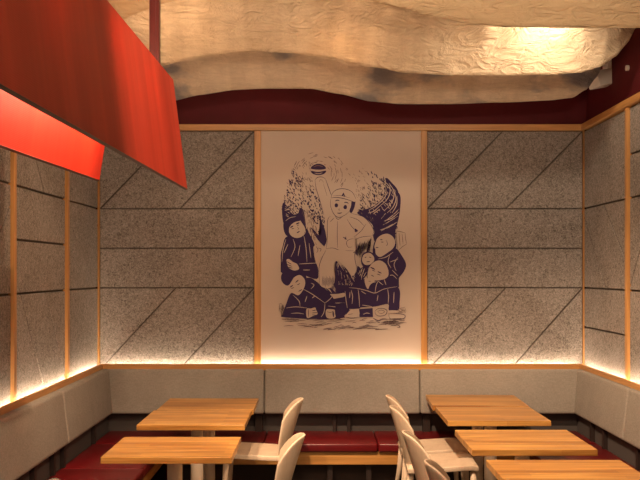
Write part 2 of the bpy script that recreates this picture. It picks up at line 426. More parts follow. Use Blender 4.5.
def sidebench(sgn, xw, xb, seat_edge, seams, ynear, label):
    root = empty('banquette', ((xw + seat_edge) / 2, 5, 0), label, 'bench')
    ends = [ynear] + seams + [YP0 + .03]
    for a, b_ in zip(ends, ends[1:]):
        x_wall = xw + sgn * .055
        v = []
        A = {'b': xb, 't': xb - sgn * .042}
        lo, hi = (x_wall, None)
        quad = lambda y: ([(x_wall, y, ZP0), (x_wall, y, ZP1)], [(A['b'], y, ZP0), (A['t'], y, ZP1)])
        left, right = (0, 1) if sgn > 0 else (1, 0)
        v8 = quad(a + .001)[left] + quad(b_ - .001)[left] + quad(a + .001)[right] + quad(b_ - .001)[right]
        if b_ > YP0: v8[3] = (v8[3][0], YP0 + .075, v8[3][2]); v8[7] = (v8[7][0], YP0 + .075, v8[7][2])
        addp(pad('back_pad', None, M['upholstery'], v8, .028), root)
    x0, x1 = sorted((xb - sgn * .06, seat_edge))
    ss = [ynear, 3.3, 4.65 if sgn > 0 else 4.4, 5.95 if sgn > 0 else 5.7, YS - .002]
    ss = [ynear] + [s for s in ss[1:] if s > ynear + .3]
    for a, b_ in zip(ss, ss[1:]):
        addp(bbox('seat_pad', M['leather'], None, x0, x1, a + .002, b_ - .002, .362, .430, bev=.016, seg=4, smooth=True), root)
    r0, r1 = sorted((seat_edge - sgn * .03, seat_edge - sgn * .06))
    addp(bbox('wooden_rail', M['bench_rail_y'], None, r0, r1, ynear, YS + .028, .262, .361), root)
    p0, p1 = sorted((seat_edge - sgn * .2, seat_edge - sgn * .24))
    addp(bbox('plinth', M['plinth'], None, p0, p1, ynear, YS + .19, 0, .361), root)
    g0, g1 = sorted((xb - sgn * .062, xb - sgn * .08))
    addp(bbox('recess_panel', M['dark_gap'], None, g0, g1, ynear, 7.35, .38, .60, bev=0), root)
    b0, b1 = sorted((xb - sgn * .03, xb - sgn * .0615))
    for y in ([4.9, 5.35, 5.75, 5.98, 6.8] if sgn > 0 else [5.2, 5.9, 6.6, 6.9]):
        addp(bbox('bracket', M['bracket'], None, b0, b1, y - .02, y + .02, .38, .60, bev=.001), root)
    return root
sidebench(1, XL, XPL, -1.155, [4.55, 5.97], 3.2, 'upholstered bench along the left wall with dark red seat and grey back')
sidebench(-1, XR, XPR, 1.565, [4.75, 6.09], 3.2, 'upholstered bench along the right wall with dark red seat and grey back')

# ------------------------------------------------------------------ tables
def make_table(name, x0, x1, y0, y1, label, group, z=.75, seed=0, off=0, rz=0):
    cx, cy = (x0 + x1) / 2, (y0 + y1) / 2
    t = empty(name, (cx, cy, 0), label, 'table', group, rz)
    hx, hy = (x1 - x0) / 2, (y1 - y0) / 2
    bm = bmesh.new(); box(bm, -hx, hx, -hy, hy, z - .036, z, bev=.003, seg=2)
    me = link('tabletop', bm, M['table'], t)
    # grain differs from table to table: shift the mesh under its own origin
    sh_ = Vector((seed * 1.7, seed * 3.1, seed * .9)); me.data.transform(Matrix.Translation(sh_)); me.location = -sh_
    bm = bmesh.new(); tube(bm, [(0, off, .012), (0, off, z - .042)], .043, 24); link('column', bm, M['cream_metal'], t, True)
    bbox('top_plate', M['cream_metal'], t, -.17, .17, off - .17, off + .17, z - .044, z - .0365, bev=.001)
    bbox('base_plate', M['cream_metal'], t, -.22, .22, off - .22, off + .22, 0, .012, bev=.003)
    return t
TG = None
make_table('dining_table', -1.155, -.458, 6.40, 6.985, 'square oak table at the back left, the farther of the two pushed together', TG, seed=1, off=-.03)
make_table('dining_table', -1.172, -.470, 5.775, 6.395, 'square oak table at the back left, the nearer of the two pushed together', TG, seed=2)
make_table('dining_table', -1.163, -.458, 4.775, 5.36, 'single oak table at the front left, beside the left bench', TG, seed=3)
make_table('dining_table', .868, 1.578, 6.582, 7.178, 'square oak table at the back right, the farther of the two pushed together', TG, seed=4, off=-.13, rz=-.035)
make_table('dining_table', .872, 1.563, 5.93, 6.555, 'square oak table at the back right, the nearer of the two pushed together', TG, seed=5)
make_table('dining_table', .868, 1.572, 4.975, 5.60, 'middle oak table on the right, between the far pair and the nearest table', TG, seed=6)
make_table('dining_table', .895, 1.605, 4.09, 4.71, 'nearest oak table on the right, cut off by the bottom of the photo', TG, seed=7)

# ------------------------------------------------------------------ chairs (front = +x)
def chair_proto():
    t = empty('dining_chair', (0, 0, 0))
    th = .011
    # seat: one slightly dished slab with a turned down edge
    bm = bmesh.new(); N = 12
    def seat_pt(u, v, top):
        x = -.235 + .465 * v; hw = .215 + .012 * math.sin(math.pi * v)
        y = hw * u
        z = .468 + .028 * (v - .5) - .010 * (1 - u * u) * math.sin(math.pi * min(1, v * 1.05)) + (-.012 * max(0, (v - .85) / .15) ** 2)
        return Vector((x, y, z - (0 if top else .034)))
    g = {}
    for s in (0, 1):
        for i in range(N + 1):
            for j in range(N + 1): g[s, i, j] = bm.verts.new(seat_pt(-1 + 2 * i / N, j / N, s == 0))
    for i in range(N):
        for j in range(N):
            bm.faces.new((g[0, i, j], g[0, i + 1, j], g[0, i + 1, j + 1], g[0, i, j + 1]))
            bm.faces.new((g[1, i, j + 1], g[1, i + 1, j + 1], g[1, i + 1, j], g[1, i, j]))
    for i in range(N):
        for j0 in (0, N): bm.faces.new((g[0, i, j0], g[0, i + 1, j0], g[1, i + 1, j0], g[1, i, j0]))
        for i0 in (0, N): bm.faces.new((g[0, i0, i], g[0, i0, i + 1], g[1, i0, i + 1], g[1, i0, i]))
    o = link('seat', bm, M['plywood'], t, True)
    bv = o.modifiers.new('b', 'BEVEL'); bv.width = .005; bv.segments = 2; bv.limit_method = 'ANGLE'
    # backrest: curved shell, highest in the middle, wings sweeping forward
    bm = bmesh.new(); NU, NV = 20, 14
    def bp(u, v):
        top = .832 - .12 * abs(u) ** 4.0 - .008 * u * u
        bot = .445 - .01 * (1 - u * u)
        z = bot + (top - bot) * v
        zz = max(0, (z - .445) / .387)
        x = -.228 - .112 * zz ** 1.15 + .118 * u * u * (.55 + .45 * zz)
        hw = .195 + .022 * math.sin(math.pi * min(zz, 1))
        return Vector((x, hw * u * (1 - .05 * v), z))
    grid = [[bm.verts.new(bp(-1 + 2 * i / NU, j / NV)) for j in range(NV + 1)] for i in range(NU + 1)]
    for i in range(NU):
        for j in range(NV): bm.faces.new((grid[i][j], grid[i + 1][j], grid[i + 1][j + 1], grid[i][j + 1]))
    o = link('backrest', bm, M['plywood'], t, True)
    sd = o.modifiers.new('s', 'SOLIDIFY'); sd.thickness = .013; sd.offset = 0
    bv = o.modifiers.new('b', 'BEVEL'); bv.width = .004; bv.segments = 2; bv.limit_method = 'ANGLE'; bv.angle_limit = math.radians(50)
    for sx, sy in ((1, 1), (1, -1), (-1, 1), (-1, -1)):
        bm = bmesh.new()
        if sx > 0: pts = [(.195, sy * .185, .43), (.205, sy * .192, .25), (.22, sy * .20, 0)]
        else: pts = [(-.205, sy * .165, .47), (-.225, sy * .178, .25), (-.27, sy * .195, 0)]
        tube(bm, pts, [.021, .019, .013], 14)
        link('leg', bm, M['plywood'], t, True)
    return t
proto = chair_proto()
def copy_thing(o):
    r = o.copy(); COL.objects.link(r)
    for ch in list(o.children):
        c_ = ch.copy(); COL.objects.link(c_); c_.parent = r
    return r
CH = [(.85, 6.565, 0, 'pale plywood chair at the far pair of tables on the right, farthest of its row'),
      (.835, 6.03, 0, 'pale plywood chair on the right, second of its row from the back wall'),
      (.83, 5.08, 0, 'pale plywood chair at the middle table on the right'),
      (.86, 4.28, 0, 'pale plywood chair at the nearest right table, only its curved back top in view'),
      (-.44, 6.41, math.pi, 'pale plywood chair at the back left tables, whole seat in view'),
      (-.41, 5.0, math.pi, 'pale plywood chair at the single front left table, back cut off by the photo')]
for i, (x, y, rz, lab) in enumerate(CH):
    o = proto if i == 0 else copy_thing(proto)
    o.location = (x, y, 0); o.rotation_euler.z = rz + (.03 * (-1) ** i if i in (1, 3) else 0)
    tag(o, lab, 'chair', 'pale plywood dining chairs')

# ------------------------------------------------------------------ mural
SX = YW / F
YM = YW - .002                               # front face of the canvas
mural = empty('mural_panel', (WX(341), YW, ZB), 'tall framed mural in navy ink on the back wall, capped figure holding a burger', 'mural')
bm = bmesh.new(); box(bm, WX(261) + .001, WX(421) - .001, YM, YW + BT - .001, zb0, zb1)
addp(link('canvas', bm, M['paper']), mural)
ab = bmesh.new(); lay = [0]
def smooth_poly(pts, closed=True, n=4):
    out = []; m_ = len(pts); rng = range(m_) if closed else range(m_ - 1)
    g = lambda i: Vector(pts[i % m_]) if closed else Vector(pts[max(0, min(m_ - 1, i))])
    for i in rng:
        p0, p1, p2, p3 = g(i - 1), g(i), g(i + 1), g(i + 2)
        for k in range(n):
            t = k / n
            out.append(.5 * ((2 * p1) + (p2 - p0) * t + (2 * p0 - 5 * p1 + 4 * p2 - p3) * t * t + (3 * p1 - p0 - 3 * p2 + p3) * t ** 3))
    if not closed: out.append(g(m_ - 1))
    return out
def ly():
    return YM - .0004 - .00012 * lay[0]
def V3(p, y): return (WX(p[0]), y, WZ(p[1]))
def fill(pts, mi=0, sm=True):
    lay[0] += 1; y = ly()
    q = smooth_poly(pts) if sm else [Vector(p) for p in pts]
    f = ab.faces.new([ab.verts.new(V3(p, y)) for p in q]); f.material_index = mi
    bmesh.ops.triangulate(ab, faces=[f])
def stroke(pts, wd=.5, mi=0, sm=True, taper=True):
    y = ly() - .00006
    wd *= 1.2
    if len(pts) == 2: pts = [pts[0], ((pts[0][0] + pts[1][0]) / 2, (pts[0][1] + pts[1][1]) / 2), pts[1]]
    q = smooth_poly(pts, False) if sm and len(pts) > 2 else [Vector(p) for p in pts]
    L, R = [], []
    for i, p in enumerate(q):
        t = (q[min(i + 1, len(q) - 1)] - q[max(i - 1, 0)]);
        if t.length < 1e-6: t = Vector((1, 0))
        t.normalize(); n = Vector((-t.y, t.x))
        s = i / (len(q) - 1); ww = wd / 2 * ((.35 + .65 * math.sin(math.pi * s)) if taper else 1)
        L.append(ab.verts.new(V3(p + n * ww, y))); R.append(ab.verts.new(V3(p - n * ww, y)))
    for i in range(len(q) - 1):
        ab.faces.new((L[i], L[i + 1], R[i + 1], R[i])).material_index = mi
def inside(p, poly):
    x, y = p; r = False
    for i in range(len(poly)):
        x1, y1 = poly[i]; x2, y2 = poly[i - 1]
        if (y1 > y) != (y2 > y) and x < (x2 - x1) * (y - y1) / (y2 - y1) + x1: r = not r
    return r
R_ = random.Random(5)
def scatter(poly, n, ang, ln, wd, mi=0, dens=None):
    xs_ = [p[0] for p in poly]; ys_ = [p[1] for p in poly]; k = 0; tries = 0
    while k < n and tries < n * 20:
        tries += 1
        p = (R_.uniform(min(xs_), max(xs_)), R_.uniform(min(ys_), max(ys_)))
        if not inside(p, poly): continue
        if dens and R_.random() > dens(p): continue
        a = math.radians(ang(p) if callable(ang) else ang) + R_.uniform(-.35, .35); l = ln * R_.uniform(.6, 1.4)
        d = Vector((math.cos(a), math.sin(a))) * l / 2; b_ = Vector((-d.y, d.x)) * R_.uniform(-.3, .3)
        stroke([Vector(p) - d, Vector(p) + b_, Vector(p) + d], wd * R_.uniform(.7, 1.3), mi); k += 1
I_, S_, W_ = 0, 1, 2     # navy ink, thin ink, paper
# fine ripples round the burger
for k in range(70):
    a = R_.uniform(math.pi * .75, math.pi * 2.2); r = R_.uniform(11, 27)
    cx, cy = 319 + r * math.cos(a) * 1.05, 174 + r * math.sin(a) * .8
    if cy > 195: continue
    l = R_.uniform(1.2, 3); t = a + math.pi / 2
    stroke([(cx - l * math.cos(t), cy - l * math.sin(t)), (cx, cy), (cx + l * math.cos(t), cy + l * math.sin(t))], .38, S_)
# left rock / foliage cloud
left_cloud = [(291, 172), (298, 168), (303, 178), (301, 190), (306, 200), (305, 216), (284, 222), (282, 207), (285, 195), (287, 184)]
scatter(left_cloud, 190, 55, 2.0, .75, I_, lambda p: .25 + .75 * min(1, max(0, (p[1] - 172) / 30)))
fill([(283, 203), (287, 206), (292, 213), (298, 214), (300, 208), (304, 212), (306, 232), (300, 222), (290, 218), (284, 224), (282, 212)])
scatter([(284, 204), (299, 204), (299, 215), (285, 219)], 30, 30, 2, .45, W_)
mid_cloud = [(306, 186), (314, 188), (319, 200), (324, 216), (326, 240), (321, 240), (314, 222), (309, 212), (305, 200)]
scatter(mid_cloud, 130, 75, 1.9, .8, I_, lambda p: .4 + .6 * min(1, max(0, (p[1] - 188) / 20)))
scatter([(300, 175), (314, 180), (310, 200), (303, 200)], 25, 60, 2.2, .4, S_)
fill([(319, 212), (322, 222), (325.5, 232), (326.5, 247), (318, 240), (311, 228), (314, 230), (320, 236), (321, 228)])
scatter([(306, 214), (313, 216), (317, 232), (316, 246), (309, 240)], 26, 80, 4, .5, S_)
scatter([(292, 166), (312, 160), (312, 178), (316, 190), (306, 196), (296, 190)], 60, 60, 2.4, .35, S_)
scatter([(284, 180), (300, 176), (304, 204), (300, 214), (285, 210)], 60, 60, 2.2, .45, S_)
scatter([(300, 205), (312, 215), (318, 245), (313, 268), (305, 235)], 40, 85, 4, .4, S_)
scatter([(345, 168), (368, 168), (366, 192), (356, 204), (356, 190)], 45, 50, 2.2, .3, S_)
# right cloud
right_cloud = [(368, 171), (378, 174), (388, 180), (396, 190), (400, 198), (399, 216), (395, 240), (376, 240), (372, 224), (358, 214), (355, 205), (362, 196), (368, 186)]
fill([(391, 186), (397, 191), (400.5, 197), (400, 210), (398.5, 219), (395.5, 230), (395, 241), (389, 235), (382, 235), (376, 243), (373, 236), (373, 226), (366, 219), (357, 213), (364, 210), (374, 212), (384, 206), (388, 196)])
scatter(right_cloud, 330, lambda p: 60 + (p[0] - 375) * 1.6, 2.6, .8, I_, lambda p: .15 + .85 * min(1, max(0, (p[0] + (p[1] - 175) * .5 - 366) / 20)))
for a in ([(399, 199), (394, 206), (390, 213)], [(399, 209), (393, 215), (384, 222)], [(396, 200), (389, 209), (381, 219)], [(398, 216), (390, 221), (383, 225)],
          [(390, 193), (386, 203), (379, 213)], [(393, 224), (386, 228), (381, 231)], [(388, 190), (383, 200), (375, 208)], [(383, 209), (376, 214), (372, 219)]):
    stroke(a, .7, W_)
scatter([(372, 180), (386, 183), (388, 200), (378, 214), (364, 214), (364, 200)], 70, 60, 3, .45, W_)
scatter([(362, 188), (372, 178), (392, 186), (392, 206), (372, 222), (358, 212)], 130, 60, 2.8, .45, S_)
fill([(386, 178), (392, 183), (398, 191), (399, 204), (394, 210), (384, 214), (376, 218), (368, 216), (362, 211), (372, 207), (381, 200), (386, 190)])
for a in ([(384, 181), (390, 188), (388, 198), (380, 206)], [(389, 183), (394, 192), (392, 202), (384, 211)], [(393, 189), (396, 198), (393, 207), (387, 213)], [(386, 188), (385, 197), (376, 206), (369, 210)], [(382, 204), (374, 211), (368, 213)],
          [(397, 196), (396.5, 205), (392, 213)], [(380, 209), (373, 214)], [(399, 212), (392, 218), (384, 221)], [(397, 222), (389, 227), (380, 230)]):
    stroke(a, .8, W_)
scatter([(386, 180), (396, 192), (394, 206), (376, 216), (366, 212), (382, 200)], 34, 55, 3.4, .5, W_)
# hatching right of the figure and scribbled shadow between the legs
for k in range(34):
    x = R_.uniform(354, 372); y0 = 238 + (372 - x) * .45 + R_.uniform(-1.5, 3)
    stroke([(x, y0), (x - 2.5, y0 + R_.uniform(7, 15))], .7, I_ if k % 3 else S_)
scatter([(356, 246), (371, 238), (372, 250), (362, 262), (357, 268)], 40, 105, 6, .45, W_)
scatter([(320, 268), (334, 268), (336, 290), (319, 290)], 40, 75, 6, .45, S_)
fill([(336, 261), (340, 266), (347, 274), (352, 272), (357, 266), (361, 270), (358, 280), (352, 291), (336, 291), (334, 281), (333, 270)])
scatter([(337, 264), (346, 276), (356, 270), (352, 290), (338, 290)], 60, 75, 5, .5, W_)
for k in range(16):
    x = 343 + k; stroke([(x - 2, 262 + abs(k - 8) * .4), (x + 3, 275 + R_.uniform(-2, 3))], .55)
fill([(318, 284), (326, 287), (338, 285), (352, 286), (352, 292), (330, 294), (318, 291)])
scatter([(318, 278), (330, 278), (336, 290), (322, 292)], 20, 70, 5, .5, W_)
for k in range(26):
    x = 322 + k * 1.25; y0 = 284 + R_.uniform(-2, 2); stroke([(x + (338 - x) * .35, y0 - 13 - R_.uniform(0, 4)), (x, y0 + 3)], .75)
# upper left figure in dark coat
fill([(286, 237), (282.5, 247), (280.6, 256), (281.5, 266), (282, 273), (300, 274), (317, 279), (318, 268), (313, 256), (315, 246), (309, 233), (305, 228), (296, 236)])
fill([(284, 231), (283.5, 223), (287, 218), (293, 216), (298, 217.5), (304, 222), (303, 228), (292, 237), (287, 236)])
fill([(289, 226), (293, 221.5), (298.5, 219), (302, 223), (305.2, 228.5), (304.5, 232.5), (302, 236.5), (296.5, 238), (291.5, 236), (289, 232)], W_)
fill([(284, 229), (285.5, 221), (291, 216.6), (299, 217.5), (300.5, 220.5), (295, 222), (291, 225), (288.8, 229), (288.6, 234), (286, 233.5)])
stroke([(304.5, 229), (305.3, 232), (303, 236)], .6, W_)
stroke([(290.3, 227.8), (293.2, 225.8)], 1.1); stroke([(296, 224.2), (299.4, 222.6)], 1.1); stroke([(291.5, 229), (294, 228.3)], .6); stroke([(297, 225.6), (299, 224.8)], .6)
stroke([(297, 227), (298.6, 228.6), (297.5, 229.6)], .35); stroke([(296.8, 232.8), (299.8, 231.3)], .9)
stroke([(285.5, 221), (290, 217.8), (296, 216.6)], .5, W_)
for a in ([(286, 239), (283, 250), (282, 262)], [(293, 239), (295, 247), (291, 257)], [(304, 236), (306, 248), (307, 262)], [(284, 253), (288, 244)], [(300, 245), (298, 256)], [(299, 264), (307, 263.5), (318, 263)], [(303, 270), (310, 270)], [(309, 243), (311, 258)]):
    stroke(a, .65, W_)
fill([(286.5, 260), (289, 259), (293, 262), (297, 264), (299, 269), (294, 270.5), (289, 268), (287.5, 265)], W_)
stroke([(286.6, 261.5), (291.5, 264.3)], .6); stroke([(287, 264.3), (292, 266.4)], .6); stroke([(288, 267.2), (292.5, 268.2)], .6)
# reclining figure lower left
fill([(291, 293), (286.5, 303), (283.5, 313), (286, 317.5), (345, 317.5), (345, 291), (333, 297), (328, 291), (317, 282), (311, 278), (305, 279), (303, 288), (298, 295)])
fill([(283, 272.5), (287.5, 271), (293, 274), (293, 281), (287, 285.5), (282, 281.5), (281, 276.5)])
fill([(289, 272), (299, 271), (306, 276), (306, 282), (302, 277), (295, 276)])
fill([(292, 276), (298, 274.5), (303, 277), (305.2, 282), (303.8, 288.5), (299, 295), (294, 293.5), (289.5, 289), (286.8, 285), (290, 281)], W_)
fill([(281.2, 277), (283.5, 272.3), (288, 270.3), (296, 271), (302, 274), (297, 275.6), (293.5, 278), (291.5, 281.5), (288.5, 285.4), (285, 284.8), (282, 281.5)])
stroke([(290, 287.3), (293, 285.2)], 1.0); stroke([(295.5, 282.5), (298.5, 280)], .9); stroke([(291, 288.5), (294, 287.5)], .6); stroke([(297, 285), (300, 283.5)], .6); stroke([(298.5, 291.5), (302, 289.5)], .8)
for a in ([(303, 289), (312, 294), (325, 303)], [(325, 303), (330, 299), (333, 295)], [(325, 303), (324, 312), (321, 317)], [(316, 280), (325, 286), (332, 293)], [(293, 295), (299, 301), (300, 306)], [(286, 308), (296, 306.8), (307, 308)],
          [(291, 313.5), (298, 313), (304, 314)], [(307, 296), (305, 302)], [(311, 289), (314, 285), (311, 283)], [(335, 303), (345, 303)], [(328, 306), (345, 308)], [(312, 298), (315, 296)]):
    stroke(a, .65, W_)
fill([(306.5, 309), (311, 308.5), (315, 307.5), (316.5, 310.5), (317.5, 314), (313, 316), (307, 317.8)], W_)
stroke([(312, 310.8), (316.6, 309.8)], .6); stroke([(312, 312.9), (317.6, 312.7)], .6); stroke([(312, 314.8), (316, 315.2)], .5); stroke([(308.4, 309.2), (308.4, 317.2)], .5)
fill([(333, 295), (340, 293.5), (344.5, 293), (344.5, 296.5), (338, 298), (333.5, 298.5)], W_)
fill([(326, 310), (330, 309), (335.5, 310.5), (335.5, 317), (331, 318.6), (326.3, 317)], W_); stroke([(333, 311), (333.5, 317)], 1.2); stroke([(327, 311.5), (330, 312.5), (333, 311.5)], .4)
# central figure: raised arm, head with cap, shirt, trousers
fill([(315, 180), (317, 177.5), (322, 177), (325.5, 179), (329, 189), (333, 200), (335, 215), (328, 222), (323.5, 214), (319.5, 200), (316, 188)], W_)
stroke([(315, 180), (316.3, 189), (320, 201), (324, 215)], .45, I_); stroke([(325.5, 179), (329, 189), (332, 197)], .5, I_); stroke([(315, 180), (317.5, 177.5), (322, 177), (325.5, 179)], .5)
stroke([(319, 182), (321, 179.5), (324, 183)], .3, S_); stroke([(323.5, 184), (327, 196)], .3, S_)
fill([(331, 216), (327.5, 221), (327, 240), (326, 249), (354, 252), (355, 240), (364, 241), (372.5, 235.5), (374, 231), (370, 224), (362.5, 216.5), (351, 213.5), (340, 218)], W_)
for a in ([(330.5, 216), (327.5, 221), (327.3, 239), (326, 249)], [(351, 213.5), (362.5, 216.5), (370, 223.5), (373.5, 231), (372, 236)], [(372, 236), (362, 237), (354, 240)], [(347, 219), (352, 227), (357, 231)], [(366, 224), (361, 231), (354, 237)],
          [(337.5, 221), (337.2, 234), (337.6, 248)], [(335, 215.5), (338, 219.5), (343, 216)], [(326, 248.8), (333, 248), (341, 250.5), (354, 250.8)], [(330, 251), (341, 252.7), (354, 252.8)], [(350, 217), (358, 220), (364, 226)], [(330, 222), (334, 218)]):
    stroke(a, .42, I_)
fill([(355, 228.5), (358, 231), (355, 232)]); stroke([(343, 237), (347, 239.5)], .8); stroke([(346, 236.5), (345, 240)], .6)
fill([(346.5, 242), (350, 239), (355, 239.5), (355, 244), (351, 247.5), (348, 246.5)], W_); stroke([(354, 238.6), (349, 239.6), (346.4, 242.5), (348, 247), (352, 247)], .4)
fill([(326, 250), (321, 259), (318.5, 270), (320, 285), (330, 288), (335, 280), (334, 268), (337, 260.5), (346, 268), (352, 276), (357, 268), (354.5, 253)], W_)
stroke([(326, 250), (321.5, 259), (319, 268), (319.5, 284)], .45); stroke([(354.5, 252), (355, 260), (357, 269)], .45)
for k in range(12): stroke([(323 + k * 1.1, 276 + (k % 3)), (322 + k * 1.1, 285 + R_.uniform(0, 3))], .4)
fill([(313.5, 247), (317, 245), (322, 246.5), (326, 249), (323, 253), (320, 258), (316, 262), (314, 256)], W_); stroke([(316, 246), (318, 250), (316.5, 253)], .45); stroke([(318, 248), (321, 249), (320, 252)], .45); stroke([(314, 248), (314, 256), (316, 262)], .4)
fill([(331, 199), (330.4, 206), (333.5, 213.5), (338.5, 217.5), (345, 215), (350.5, 210.5), (354, 204), (354, 197), (343, 194), (334, 195)], W_)
fill([(352, 200), (355.5, 199), (354.5, 207), (351.5, 213), (349.5, 211), (351, 206)])
fill([(331, 197.8), (333, 192.5), (338, 189.3), (345, 189), (352, 192), (356, 199), (354, 202), (345, 199), (336, 197.8)], W_)
stroke([(331, 197.8), (333, 192.5), (338, 189.3), (345, 189), (352, 192), (356, 199)], .5); stroke([(331, 198), (337, 197.5), (345, 199), (354, 202)], .6); stroke([(333, 196), (340, 195.6), (350, 198)], .3)
stroke([(330.7, 199), (330.6, 206), (333.5, 213.5), (338.5, 217.5), (345, 215), (350.5, 210.5)], .45)
fill([(341.3, 196), (343.5, 192.6), (345.5, 196.8)], I_, False); stroke([(343.3, 195.6), (344, 195.5)], .6, W_)
fill([(334.6, 205), (336, 203.3), (338, 204.5), (337.6, 206.8), (335.5, 207.3)]); fill([(343.4, 207), (345, 205), (346.8, 206), (346.5, 208.8), (344.2, 209)])
stroke([(335, 201.2), (337.5, 200.2), (339.5, 201)], .8); stroke([(344, 202.6), (346.5, 202.4), (348.6, 203.6)], .8)
stroke([(337.2, 213), (339.6, 213.3), (342, 212.6)], .8); stroke([(339.4, 208.5), (338.8, 210), (340, 210.3)], .35)
# the burger
fill([(311, 168.8), (313, 165.5), (318, 163.8), (323, 165), (326, 168.5), (320, 169.8)], I_); stroke([(313.5, 167), (318, 165.6), (323, 166.8)], .9, S_)
fill([(310.8, 169.2), (318, 170.3), (326.2, 169.2), (325.6, 171.2), (318, 172), (311.2, 171)], W_)
fill([(311, 171), (318, 172), (326, 170.8), (324, 174), (318.5, 175.2), (313, 174)], I_); stroke([(314.5, 173), (318.5, 173.8), (322.5, 172.8)], .6, W_)
# upper right figure, head turned up, folded cap behind
fill([(376, 257), (386, 254), (395, 248), (402, 256), (406, 264.5), (403.5, 272), (398.5, 279), (398, 288), (384, 285), (380, 268)])
fill([(374, 243), (380, 235), (390, 234), (396, 242), (394, 252), (380, 262), (373, 256)])
fill([(375.6, 242), (377.5, 238), (382, 234.8), (387.5, 233.8), (392.5, 236.5), (395.2, 242), (393.2, 248), (387, 253), (380, 257), (375.8, 254), (375.5, 250), (374.3, 247)], W_)
stroke([(380, 239.6), (382.5, 239.8)], .7); stroke([(381, 242), (383.5, 242.2)], .6); stroke([(375.6, 247.5), (378.5, 247.6)], .7); stroke([(386, 240), (387.5, 244), (386, 246)], .4)
for a in ([(396, 231), (400, 231.6), (405, 232.8)], [(405, 232.8), (405.5, 239), (406.6, 244)], [(406.6, 244), (402, 247), (398, 251)], [(396, 231), (396.5, 240), (398, 251)], [(399, 233), (400, 246)], [(402, 234), (403, 244)]):
    stroke(a, .45, S_)
for a in ([(390, 254), (388, 262), (391, 268)], [(398, 257), (394, 264), (396, 271)], [(390, 262), (398, 259)], [(378, 259), (386, 257), (393, 252)], [(392, 270), (398, 276)], [(385, 278), (392, 275), (397, 279)]):
    stroke(a, .6, W_)
# small face between
fill([(361, 259), (363, 253.5), (368.5, 251.5), (374, 254), (377, 259), (374, 266), (366, 268), (362, 265)], I_)
fill([(362, 259), (364, 254.5), (369, 252.8), (373, 255.5), (374.2, 260), (371, 264), (366, 265), (363, 263)], W_)
stroke([(364.5, 257.5), (366.5, 257)], .6); stroke([(369, 257), (371.2, 257.6)], .6); stroke([(366.5, 261.8), (370, 261.6)], .7)
fill([(358, 272), (364, 266), (368, 268), (366, 276), (360, 282), (355, 285)], I_); scatter([(358, 272), (364, 267), (366, 274), (357, 283)], 8, 110, 5, .5, W_)
# lower right figure leaning on its hand
fill([(345, 291), (348.5, 287.5), (357, 284), (364, 279), (372, 283), (384, 279), (392, 283), (397.5, 286.5), (400, 292), (399.5, 302), (398.3, 310), (389, 310.4), (388, 304), (375, 306.5), (361, 307.4), (359.5, 308.5), (347, 308.3), (345.5, 300)])
fill([(366.5, 276), (369, 267), (375, 260.5), (382, 259.8), (388.5, 266), (390, 276), (384, 281), (372, 281)])
fill([(367.4, 276), (369.4, 268), (374, 262.5), (380, 261), (385.5, 264.5), (388.3, 271), (387.8, 276.5), (383, 279.5), (375, 280.5), (369, 279.5)], W_)
stroke([(370.4, 267.2), (375, 269.5)], 1.1); stroke([(367.4, 276), (369, 268), (374, 262.3), (380, 260.8), (385.6, 264.3), (388.4, 271)], .5, W_); stroke([(372, 270), (375, 271.3)], .6); stroke([(377.5, 271.5), (381.5, 273.3)], .9); stroke([(377, 274), (380.5, 275.2)], .6); stroke([(371, 275), (374, 276.5)], .6)
fill([(364.5, 279.5), (368, 278.5), (371.5, 280), (374.5, 278.5), (374.5, 281), (370, 285), (368, 289), (365.8, 286)], W_); stroke([(368, 281), (371, 281.5)], .35)
for a in ([(349, 287.6), (358, 288.5), (368, 291), (375, 293), (384, 289), (397, 286.6)], [(375, 293), (376, 286), (378, 281)], [(359.5, 307), (359, 297), (358, 289)], [(388, 304), (388.5, 296), (387.5, 289)], [(345, 291), (346, 300), (347.3, 308)], [(378, 281), (383, 285)], [(384, 279), (386, 285)], [(352, 304), (352.5, 296), (351, 290)],
          [(394, 292), (393.5, 303)], [(361, 291), (366, 294)], [(377, 301), (378, 295)], [(362, 305), (372, 306.6)], [(350, 292), (349.5, 298)]):
    stroke(a, .65, W_)
fill([(359, 309), (372.6, 308), (373, 317), (359.5, 317)], I_, False); stroke([(363, 314.3), (366.5, 313), (370, 313.6)], .6, W_)
fill([(344, 316.5), (348, 312), (350.5, 309.5), (358.5, 309.5), (358.5, 317), (350, 317.8)], W_); stroke([(344, 316.5), (348, 312), (350.5, 309.5)], .4); stroke([(344, 316.5), (351, 318), (358.5, 317)], .45); stroke([(348, 314.6), (353, 313.6)], .35)
fill([(336, 305), (345, 303), (347, 309), (344, 316), (336, 317)], I_)
stroke([(375, 311), (378, 308.6), (384, 308.6), (387, 311), (385, 315), (379, 316), (375.5, 314), (375, 311)], .5); stroke([(377.5, 311.5), (381, 310), (384.5, 311.5), (381, 313.6), (377.5, 311.5)], .35)
stroke([(373, 318), (378, 320.5), (383, 319)], .8); stroke([(376, 321.5), (380, 322.5)], .6)
stroke([(388.6, 313.5), (390, 318.5), (398, 319.3), (404.3, 318), (404.5, 315), (398, 313.5), (388.6, 313.5)], .5); fill([(389, 310.5), (397, 310.5), (398, 312.5), (389, 313)], W_)
for k in range(10): stroke([(R_.uniform(397, 407), R_.uniform(307, 313)), (R_.uniform(397, 408), R_.uniform(308, 313))], .3, S_)
for k in range(14): stroke([(R_.uniform(279, 285), R_.uniform(303, 317)), (R_.uniform(279, 285), R_.uniform(303, 317))], .4, S_)
